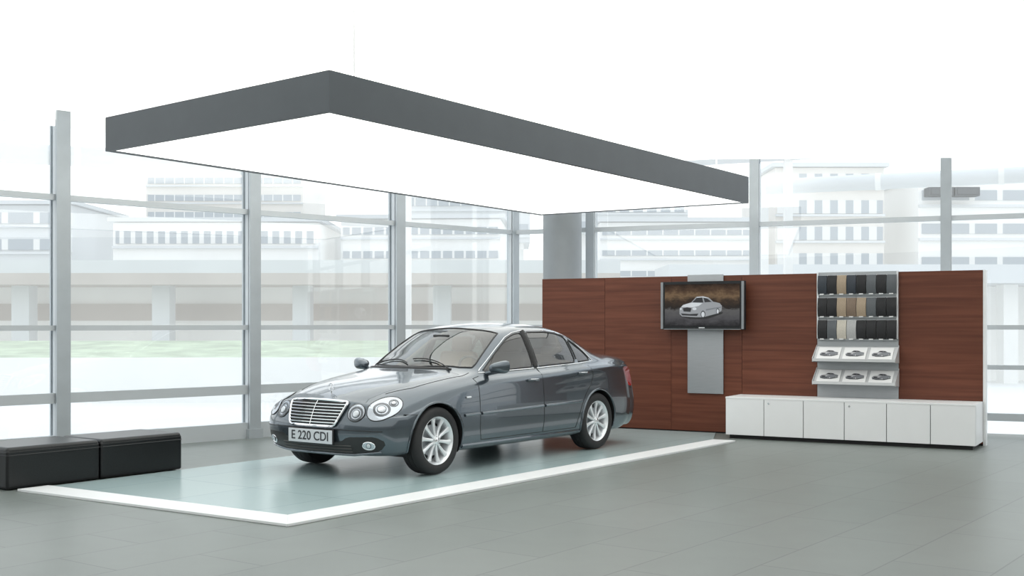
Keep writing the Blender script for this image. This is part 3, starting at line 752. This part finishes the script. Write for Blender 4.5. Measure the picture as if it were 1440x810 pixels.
for sd in (-1,1):
    MB().tube(path_side([(1.605,.915),(1.505,.895),(1.505,.40),(1.54,.285),(2.618,.285),(2.618,.96)],sd),0.0035).obj('door_seam','dark',parent=doors[('f',sd)])
    MB().tube(path_side([(2.62,.285),(3.26,.285),(3.30,.40),(3.36,.53),(3.46,.66),(3.58,.77),(3.625,.86),(3.60,.97)],sd),0.0035).obj('door_seam','dark',parent=doors[('r',sd)])
    for gp,par in ((g_front,doors[('f',sd)]),(g_rear,doors[('r',sd)]),(g_quart,CAR)):
        MB().tube(path_side(gp,sd,True,0.001),0.009).obj('window_seal','blackpl',parent=par)
    dlo=[(1.64,.948),(2.62,.968),(3.45,.997),(3.76,1.018),(3.69,1.13),(3.56,1.245),(3.43,1.306),(3.25,1.350),(3.0,1.373),(2.6,1.371),(2.42,1.349),(2.26,1.300),(2.05,1.187),(1.85,1.07)]
    MB().tube(path_side(dlo,sd,True,0.003),0.005).obj('chrome_window_trim','chrome',parent=CAR)
    MB().tube(path_side([(2.62,.975),(2.62,1.36)],sd,False,-0.012),0.036,10).obj('pillar_trim','blackpl',parent=CAR)
    for seg,par in (([(1.26,.545),(1.49,.55)],CAR),([(1.53,.55),(2.60,.565)],doors[('f',sd)]),([(2.64,.566),(3.35,.575)],doors[('r',sd)])):
        pts=path_side(seg,sd,False,0.002); mb=MB(); mb.tube(pts,0.015,8); mb.obj('side_moulding','paint',parent=par)
        MB().tube([p+Vector((0,sd*0.005,0.0135)) for p in pts],0.0014,6).obj('bright_strip','steel',parent=par)
    MB().tube(path_side([(1.25,.245),(3.34,.245)],sd,False,-0.004),0.022,8).obj('side_sill','paint',parent=CAR)
    for cx in (FX,RX):
        pts=[]
        for k in range(0,41):
            a=math.radians(-18+216*k/40); x=cx+(AR+0.004)*math.cos(a); z=WZ+(AR+0.004)*math.sin(a)
            if z<0.225: continue
            h,n=hit((x,sd*2,z),(0,-sd,0))
            if h is not None: pts.append(h+Vector((0,sd*0.001,0)))
        MB().tube(pts,0.011,8).obj('wheel_arch_lip','paint',parent=CAR)
        mb=MB(); vs=[];fs=[]; K=30
        for k in range(K+1):
            a=math.radians(-25+230*k/K)
            x=cx+(AR+0.002)*math.cos(a); z=max(0.19,WZ+(AR+0.002)*math.sin(a))
            h,n=hit((x,sd*2,max(z,0.23)),(0,-sd,0)); yo=(abs(h.y)-0.004) if h is not None else 0.88
            vs+=[(x,sd*yo,z),(x,sd*0.5,z)]
        for k in range(K): fs.append((2*k,2*k+2,2*k+3,2*k+1))
        mb.add(vs,fs)
        inner=[2*k+1 for k in range(K+1)]; mb.f.append(tuple(inner))
        mb.obj('wheel_housing','dark',parent=CAR,smooth=False)
    MB().tube(path_top([(.48,.565),(.75,.665),(1.1,.70),(1.42,.735),(1.55,.715)],sd),0.0035).obj('hood_seam','dark',parent=CAR)
    MB().tube(path_side([(.46,.60),(.50,.595),(.60,.59)],sd),0.003).obj('bumper_seam','dark',parent=CAR)
    MB().tube(path_side([(1.29,.72),(1.36,.722)],sd,False,0.002),0.012,8).obj('side_indicator','lamplens',parent=CAR)
cw=[(1.455,-.55),(1.395,-.35),(1.365,-.15),(1.36,0),(1.365,.15),(1.395,.35),(1.455,.55)]
pts=[]
for x,y in dens(cw,0.03):
    h,n=hit((x,y,2.5),(0,0,-1)); pts.append(h+Vector((0.02,0,0.002)))
MB().tube(pts,0.017,8).obj('cowl_panel','blackpl',parent=CAR)
for y0,y1,x1 in ((-0.55,-0.02,1.50),(0.02,0.5,1.50)):
    pts=[]
    for k in range(10):
        t=k/9; h,n=hit((1.45+(x1-1.45)*t+0.05*math.sin(t*3),y0+(y1-y0)*t,2.5),(0,0,-1)); pts.append(h+n*0.014)
    MB().tube(pts,0.007,6).obj('wiper','blackpl',parent=CAR)
def wsline(poly,nm_):
    pp=[p for p in poly if p[1]>=0]
    a=[]
    for x,y in dens([(p[0],p[1]) for p in pp],0.03):
        h,n=hit((x,y,2.5),(0,0,-1)); a.append(h+n*0.001)
    b_=[Vector((v.x,-v.y,v.z)) for v in a]
    MB().tube(a+b_[::-1][1:-1],0.009,6,True).obj(nm_,'blackpl',parent=CAR)
wsline(ws,'windscreen_seal'); wsline(rw,'rear_window_seal')
for sd in (-1,1):
    for (x,z,par) in ((2.43,.845,doors[('f',sd)]),(3.41,.885,doors[('r',sd)])):
        h,n=hit((x,sd*2,z),(0,-sd,0)); pts=[]
        for k in range(9):
            t=k/8-0.5; pts.append(Vector((x+t*0.2,h.y+sd*(0.034-0.10*t*t-0.0),z+0.004)))
        o=MB().tube(pts,0.013,8).obj('door_handle','paint',parent=par)
        MB().tube([p+Vector((0,sd*0.008,0.010)) for p in pts[1:-1]],0.004,6).obj('chrome_strip','chrome',parent=o)
def spow(v,e): return math.copysign(abs(v)**e,v)
for sd in (-1,1):
    mb=MB(); mb.sphere((0,0,0),(1,1,1),32,20)
    nv=[]
    for (x,y,z) in mb.v:
        x2,y2,z2=spow(x,0.85),spow(y,0.7),spow(z,0.75)
        taper=1.0+0.18*y2
        X=0.085*x2 if x2<0 else 0.03*x2
        Y=0.105*y2; Z=0.062*z2*taper+0.012*y2
        nv.append((1.76+X+0.03*y2*(1 if x2<0 else 0.4), sd*(0.965+Y), 1.003+Z))
    mb.v=nv
    mr_=mb.obj('side_mirror','paint',parent=CAR)
    MB().tube([(1.74,sd*0.78,.935),(1.745,sd*0.84,.948),(1.75,sd*0.93,.965)],0.026,8).obj('mirror_arm','paint',parent=mr_)
    g=MB(); g.add([(1.800,sd*(0.97+0.08*math.cos(k*math.pi/12)),1.005+0.046*math.sin(k*math.pi/12)) for k in range(24)],[tuple(range(24))]); g.obj('mirror_glass','chrome',parent=mr_,smooth=False)
def patch(c,d,up,rx,ry,off,dome,tilt=0.0,seg=36,rings=7,sc=1.0,ou=0.0,ov=0.0,rin=0.0):
    d=Vector(d).normalized(); up=Vector(up); e1=up.cross(d).normalized(); e2=d.cross(e1).normalized()
    ct,st_=math.cos(tilt),math.sin(tilt); vs=[];fs=[]
    def pt(r_,a):
        ca,sa=math.cos(a),math.sin(a)
        u=ou+rx*sc*r_*ca; v=ov+ry*sc*r_*sa
        o=Vector(c)+e1*(u*ct-v*st_)+e2*(u*st_+v*ct)+d*0.6
        h,n=hit(o,-d)
        if h is None: h=Vector(c)+e1*u+e2*v
        return h+d*(off+dome*math.sqrt(max(0,1-r_*r_)))
    if rin>0:
        for k in range(rings+1):
            rr_=rin+(1-rin)*k/rings
            for i in range(seg): vs.append(pt(rr_,2*math.pi*i/seg))
        for k in range(rings):
            for i in range(seg):
                a=k*seg+i; b_=k*seg+(i+1)%seg; fs.append((a,a+seg,b_+seg,b_))
        return vs,fs,vs[-seg:]
    vs.append(pt(0,0))
    for k in range(1,rings+1):
        for i in range(seg): vs.append(pt(k/rings,2*math.pi*i/seg))
    for i in range(seg): fs.append((0,1+i,1+(i+1)%seg))
    for k in range(rings-1):
        for i in range(seg):
            a=1+k*seg+i; b_=1+k*seg+(i+1)%seg; fs.append((a,a+seg,b_+seg,b_))
    return vs,fs,vs[-seg:]
for sd in (-1,1):
    for (c,d,rx,ry,outer) in (((.37,sd*.665,.645),(-.78,sd*.50,.38),.178,.120,True),((.22,sd*.470,.600),(-.90,sd*.25,.36),.090,.088,False)):
        d=Vector(d).normalized()
        tlt=-0.70*sd if outer else 0
        v,f,rim=patch(c,d,(0,0,1),rx,ry,0.004,0.0,tlt)
        hl=MB().add(v,f).obj('headlight','lampref',parent=CAR,fix=False)
        cups=[(0.0,-0.012,0.074)] if not outer else [(-0.030*sd*-1,-0.004,0.080),(-0.100*sd,0.004,0.046)]
        for (ou,ov,rc) in cups:
            v5,f5,r5=patch(c,d,(0,0,1),rc,rc,0.006,0.0,tlt,ou=ou,ov=ov,rings=3,rin=0.72)
            MB().add(v5,f5).obj('reflector_ring','lampdark',parent=hl,fix=False)
            v2,f2,rim2=patch(c,d,(0,0,1),rc*0.5,rc*0.5,0.008,0.014,tlt,ou=ou,ov=ov)
            MB().add(v2,f2).obj('lamp_bulb','lamplens',parent=hl,fix=False)
            MB().tube(rim2,0.004,6,True).obj('bulb_ring','lampdark',parent=hl)
        v3,f3,rim3=patch(c,d,(0,0,1),rx,ry,0.008,0.012,tlt)
        MB().add(v3,f3).obj('lamp_cover','lampglass',parent=hl,fix=False)
        MB().tube(rim,0.0045,6,True).obj('lamp_rim','blackpl',parent=hl)
    c=(.2,sd*.625,.318); d=Vector((-.95,sd*.3,0)).normalized()
    v,f,rim=patch(c,d,(0,0,1),.060,.036,0.006,0.0,0)
    fl=MB().add(v,f).obj('fog_light','lampref',parent=CAR,fix=False); MB().tube(rim,0.005,6,True).obj('fog_light_ring','chrome',parent=fl)
    v2,f2,rim2=patch(c,d,(0,0,1),.022,.022,0.008,0.01,0); MB().add(v2,f2).obj('lamp_bulb','lamplens',parent=fl,fix=False); MB().tube(rim2,0.003,6,True).obj('bulb_ring','lampdark',parent=fl)
gw=lambda z: 0.285+0.09*min(1,max(0,(z-0.49)/0.225))**0.8
zs=[0.49+0.225*k/12 for k in range(13)]
vs=[];fs=[]
for z in zs:
    for k in range(17):
        y=gw(z)*(k/8-1); h,n=hit((-1,y,z),(1,0,0)); vs.append((h.x-0.022,y,z))
for i in range(12):
    for k in range(16): a=i*17+k; fs.append((a,a+1,a+18,a+17))
GR=MB().add(vs,fs).obj('radiator_grille','dark',parent=CAR,fix=False)
zt_=zs[-1]
def corn(z):
    g=gw(z); 
    if z>zt_-0.03: g-=0.03*(1-math.sqrt(max(0,1-((z-(zt_-0.03))/0.03)**2)))
    if z<zs[0]+0.03: g-=0.03*(1-math.sqrt(max(0,1-(((zs[0]+0.03)-z)/0.03)**2)))
    return g
zz=sorted([zs[0],zs[0]+.004,zs[0]+.012]+zs[1:-1]+[zt_-.012,zt_-.004,zt_])
gt=corn(zt_); gb=corn(zs[0])
fr=[(corn(z),z) for z in zz]+[(gt*(1-k/8),zt_+0.012*(1-(1-k/8)**2)) for k in range(1,16)]+[(-corn(z),z) for z in zz[::-1]]+[(gb*(k/8-1),zs[0]) for k in range(1,16)]
pts=[]
for y,z in fr:
    h,n=hit((-1,y,min(z,.719)),(1,0,0)); pts.append(Vector((h.x-0.024,y,z)))
MB().tube(pts,0.012,8,True).obj('grille_frame','chrome',parent=GR)
for i in range(1,8):
    z=zs[0]+(zt_-zs[0])*i/8+0.003; pts=[]
    for k in range(17):
        y=gw(z)*(k/8-1); h,n=hit((-1,y,z),(1,0,0)); pts.append(Vector((h.x-0.030,y,z)))
    MB().tube(pts,0.005,6).obj('grille_slat','chrome',parent=GR)
pts=[]
for z in zs:
    h,n=hit((-1,0,z),(1,0,0)); pts.append(Vector((h.x-0.032,0,z)))
MB().tube(pts,0.006,6).obj('grille_centre_bar','chrome',parent=GR)
h,n=hit((0.33,0,2.5),(0,0,-1)); zc=h.z+0.060
mb=MB(); mb.tube([(0.33,0.036*math.cos(k*math.pi/16),zc+0.036*math.sin(k*math.pi/16)) for k in range(32)],0.0038,6,True)
for a in (90,210,330):
    a=math.radians(a); mb.cyl((0.33,0,zc),(0.33,0.036*math.cos(a),zc+0.036*math.sin(a)),0.006,8,0.0015)
mb.cyl((0.33,0,h.z-0.002),(0.33,0,zc-0.034),0.006,8)
mb.obj('hood_ornament','chrome',parent=CAR)
h,n=hit((-1,0,.39),(1,0,0)); px=h.x-0.03
PT=MB().box((px,0,.388),(0.012,0.58,0.128)).obj('number_plate','plate',parent=CAR,bevel=0.004)
MB().box((px+0.012,0,.388),(0.02,0.60,0.144)).obj('plate_holder','blackpl',parent=PT,bevel=0.004)
tcu=bpy.data.curves.new('plate_text','FONT'); tcu.body='E 220 CDI'; tcu.size=0.118; tcu.align_x='CENTER'; tcu.align_y='CENTER'; tcu.extrude=0.001; tcu.offset=0.0012
to=bpy.data.objects.new('tmp_text',tcu); S.collection.objects.link(to)
bpy.context.view_layer.update()
me=bpy.data.meshes.new_from_object(to.evaluated_get(bpy.context.evaluated_depsgraph_get()))
bpy.data.objects.remove(to)
me.materials.clear(); me.materials.append(M['platetext'])
o=bpy.data.objects.new('plate_lettering',me); S.collection.objects.link(o); o.parent=PT
o.matrix_local=Matrix(((0,0,-1,px-0.0075),(-1,0,0,0),(0,1,0,.388),(0,0,0,1)))
MB().tube(path_front([(-.76,.452),(-.3,.46),(.3,.46),(.76,.452)],0.001),0.004).obj('bumper_groove','dark',parent=CAR)
for z in (.255,.285,.312):
    MB().tube(path_front([(-.45,z),(.45,z)],0.003),0.004).obj('intake_slat','dash',parent=CAR)
MB().tube(path_front([(-.72,.258),(-.45,.224),(.45,.224),(.72,.258)],0.004),0.012,8).obj('bumper_lip','paint',parent=CAR)
def build_wheel():
    mb=MB()
    mb.lathe([(0.200,0.08),(0.202,-0.055),(0.217,-0.088),(0.230,-0.104),(0.236,-0.098),(0.226,-0.085),(0.215,0.08)],48)
    for k in range(10):
        a=2*math.pi*k/10
        ca,sa=math.cos(a),math.sin(a)
        def q(r_,t,w_): return (r_*ca-t*sa,w_,r_*sa+t*ca)
        v=[]
        for (r_,hw,wf,thk) in ((0.035,0.013,-0.088,0.03),(0.09,0.014,-0.078,0.028),(0.16,0.017,-0.08,0.025),(0.213,0.026,-0.088,0.02)):
            v+=[q(r_,-hw,wf+0.006),q(r_,-hw*0.4,wf),q(r_,hw*0.4,wf),q(r_,hw,wf+0.006),q(r_,hw,wf+thk),q(r_,-hw,wf+thk)]
        f=[]
        for s_ in range(3):
            for j in range(6): f.append((s_*6+j,s_*6+(j+1)%6,s_*6+6+(j+1)%6,s_*6+6+j))
        f+=[(0,1,2,3,4,5),(23,22,21,20,19,18)]
        mb.add(v,f)
    mb.lathe([(0.0,-0.094),(0.032,-0.094),(0.048,-0.086),(0.052,-0.06),(0.0,-0.05)],32)
    rim=mb.obj('wheel','silver')
    ty=MB().lathe([(0.222,0.10),(0.227,-0.098),(0.240,-0.108),(0.262,-0.114),(0.29,-0.114),(0.312,-0.104),(0.322,-0.085),(0.325,-0.05),(0.3245,-0.03),(0.318,-0.029),(0.318,-0.024),(0.3245,-0.023),(0.3245,0.023),(0.318,0.024),(0.318,0.029),(0.3245,0.03),(0.325,0.05),(0.322,0.085),(0.30,0.11),(0.25,0.112),(0.222,0.10)],64).obj('tyre','rubber')
    dk=MB().lathe([(0.0,-0.02),(0.15,-0.02),(0.15,0.0),(0.0,0.0)],40).obj('brake_disc','steel')
    bk=MB().lathe([(0.0,0.03),(0.21,0.03),(0.21,0.05),(0,0.05)],40).obj('brake_backplate','dark')
    hc=MB().lathe([(0,-0.1),(0.022,-0.099),(0.03,-0.094)],24).obj('hub_cap','chrome')
    cs=[ty,dk,bk,hc]
    for k in range(5):
        a=2*math.pi*(k+0.5)/5; cs.append(MB().cyl((0.04*math.cos(a),-0.085,0.04*math.sin(a)),(0.04*math.cos(a),-0.093,0.04*math.sin(a)),0.006,8).obj('wheel_bolt','steel'))
    for c in cs: c.parent=rim
    return rim,cs
wheel,wparts=build_wheel()
first=True
for cx in (FX,RX):
    for sd in (-1,1):
        if first: o=wheel; first=False
        else:
            o=wheel.copy(); S.collection.objects.link(o)
            for c in wparts:
                k=c.copy(); k.parent=o; S.collection.objects.link(k)
        o.parent=CAR; o.location=(cx,sd*0.775,WZ+0.002); o.rotation_euler=(0,0.15 if cx==FX else 0.4,0 if sd<0 else math.pi)
def rbox(c,d,name,m,par,bev=0.04,ry=0.0):
    R=Matrix.Rotation(ry,3,'Y'); return MB().box(c,d,R).obj(name,m,parent=par,bevel=bev,seg=4)
MB().box((2.6,0,0.33),(2.7,1.5,0.06)).obj('cabin_floor','dash',parent=CAR)
for sd in (-1,1):
    s=rbox((2.33,sd*.36,.58),(0.50,0.50,0.16),'front_seat','beige',CAR)
    rbox((2.66,sd*.36,.84),(0.13,0.50,0.60),'seat_back','beige',s,0.05,0.28)
    rbox((2.78,sd*.36,1.215),(0.08,0.27,0.17),'headrest','beige',s,0.035,0.15)
    rbox((3.56,sd*.34,1.12),(0.07,0.25,0.12),'rear_headrest','beige',CAR,0.03,0.2)
rbox((3.2,0,.58),(0.50,1.3,0.16),'rear_seat','beige',CAR)
rbox((3.5,0,.83),(0.14,1.3,0.52),'rear_seat_back','beige',CAR,0.05,0.3)
rbox((3.78,0,1.0),(0.45,1.25,0.03),'parcel_shelf','dash',CAR,0.01)
rbox((1.78,0,.86),(0.42,1.40,0.20),'dashboard','beige',CAR,0.06)
rbox((1.66,0,.93),(0.34,1.30,0.05),'dashboard_top','dash',CAR,0.02)
rbox((2.35,0,.55),(0.8,0.18,0.26),'centre_console','dash',CAR,0.04)
swm_=MB(); 
Rw=Matrix.Rotation(-0.42,3,'Y')
cw_=Vector((2.08,-.36,.93))
swm_.tube([cw_+Rw@Vector((0,0.185*math.cos(k*math.pi/16),0.185*math.sin(k*math.pi/16))) for k in range(32)],0.014,8,True)
for a in (0,180,270):
    a=math.radians(a); swm_.tube([cw_,cw_+Rw@Vector((0,0.18*math.cos(a),0.18*math.sin(a)))],0.016,6)
swm_.sphere(tuple(cw_),(0.03,0.065,0.06),16,10)
swm_.tube([cw_,cw_+Vector((-0.25,0,-0.08))],0.03,8)
swm_.obj('steering_wheel','dash',parent=CAR)
rbox((1.98,0,1.30),(0.03,0.22,0.06),'rear_view_mirror','blackpl',CAR,0.012)
print('done', len(bpy.data.objects))
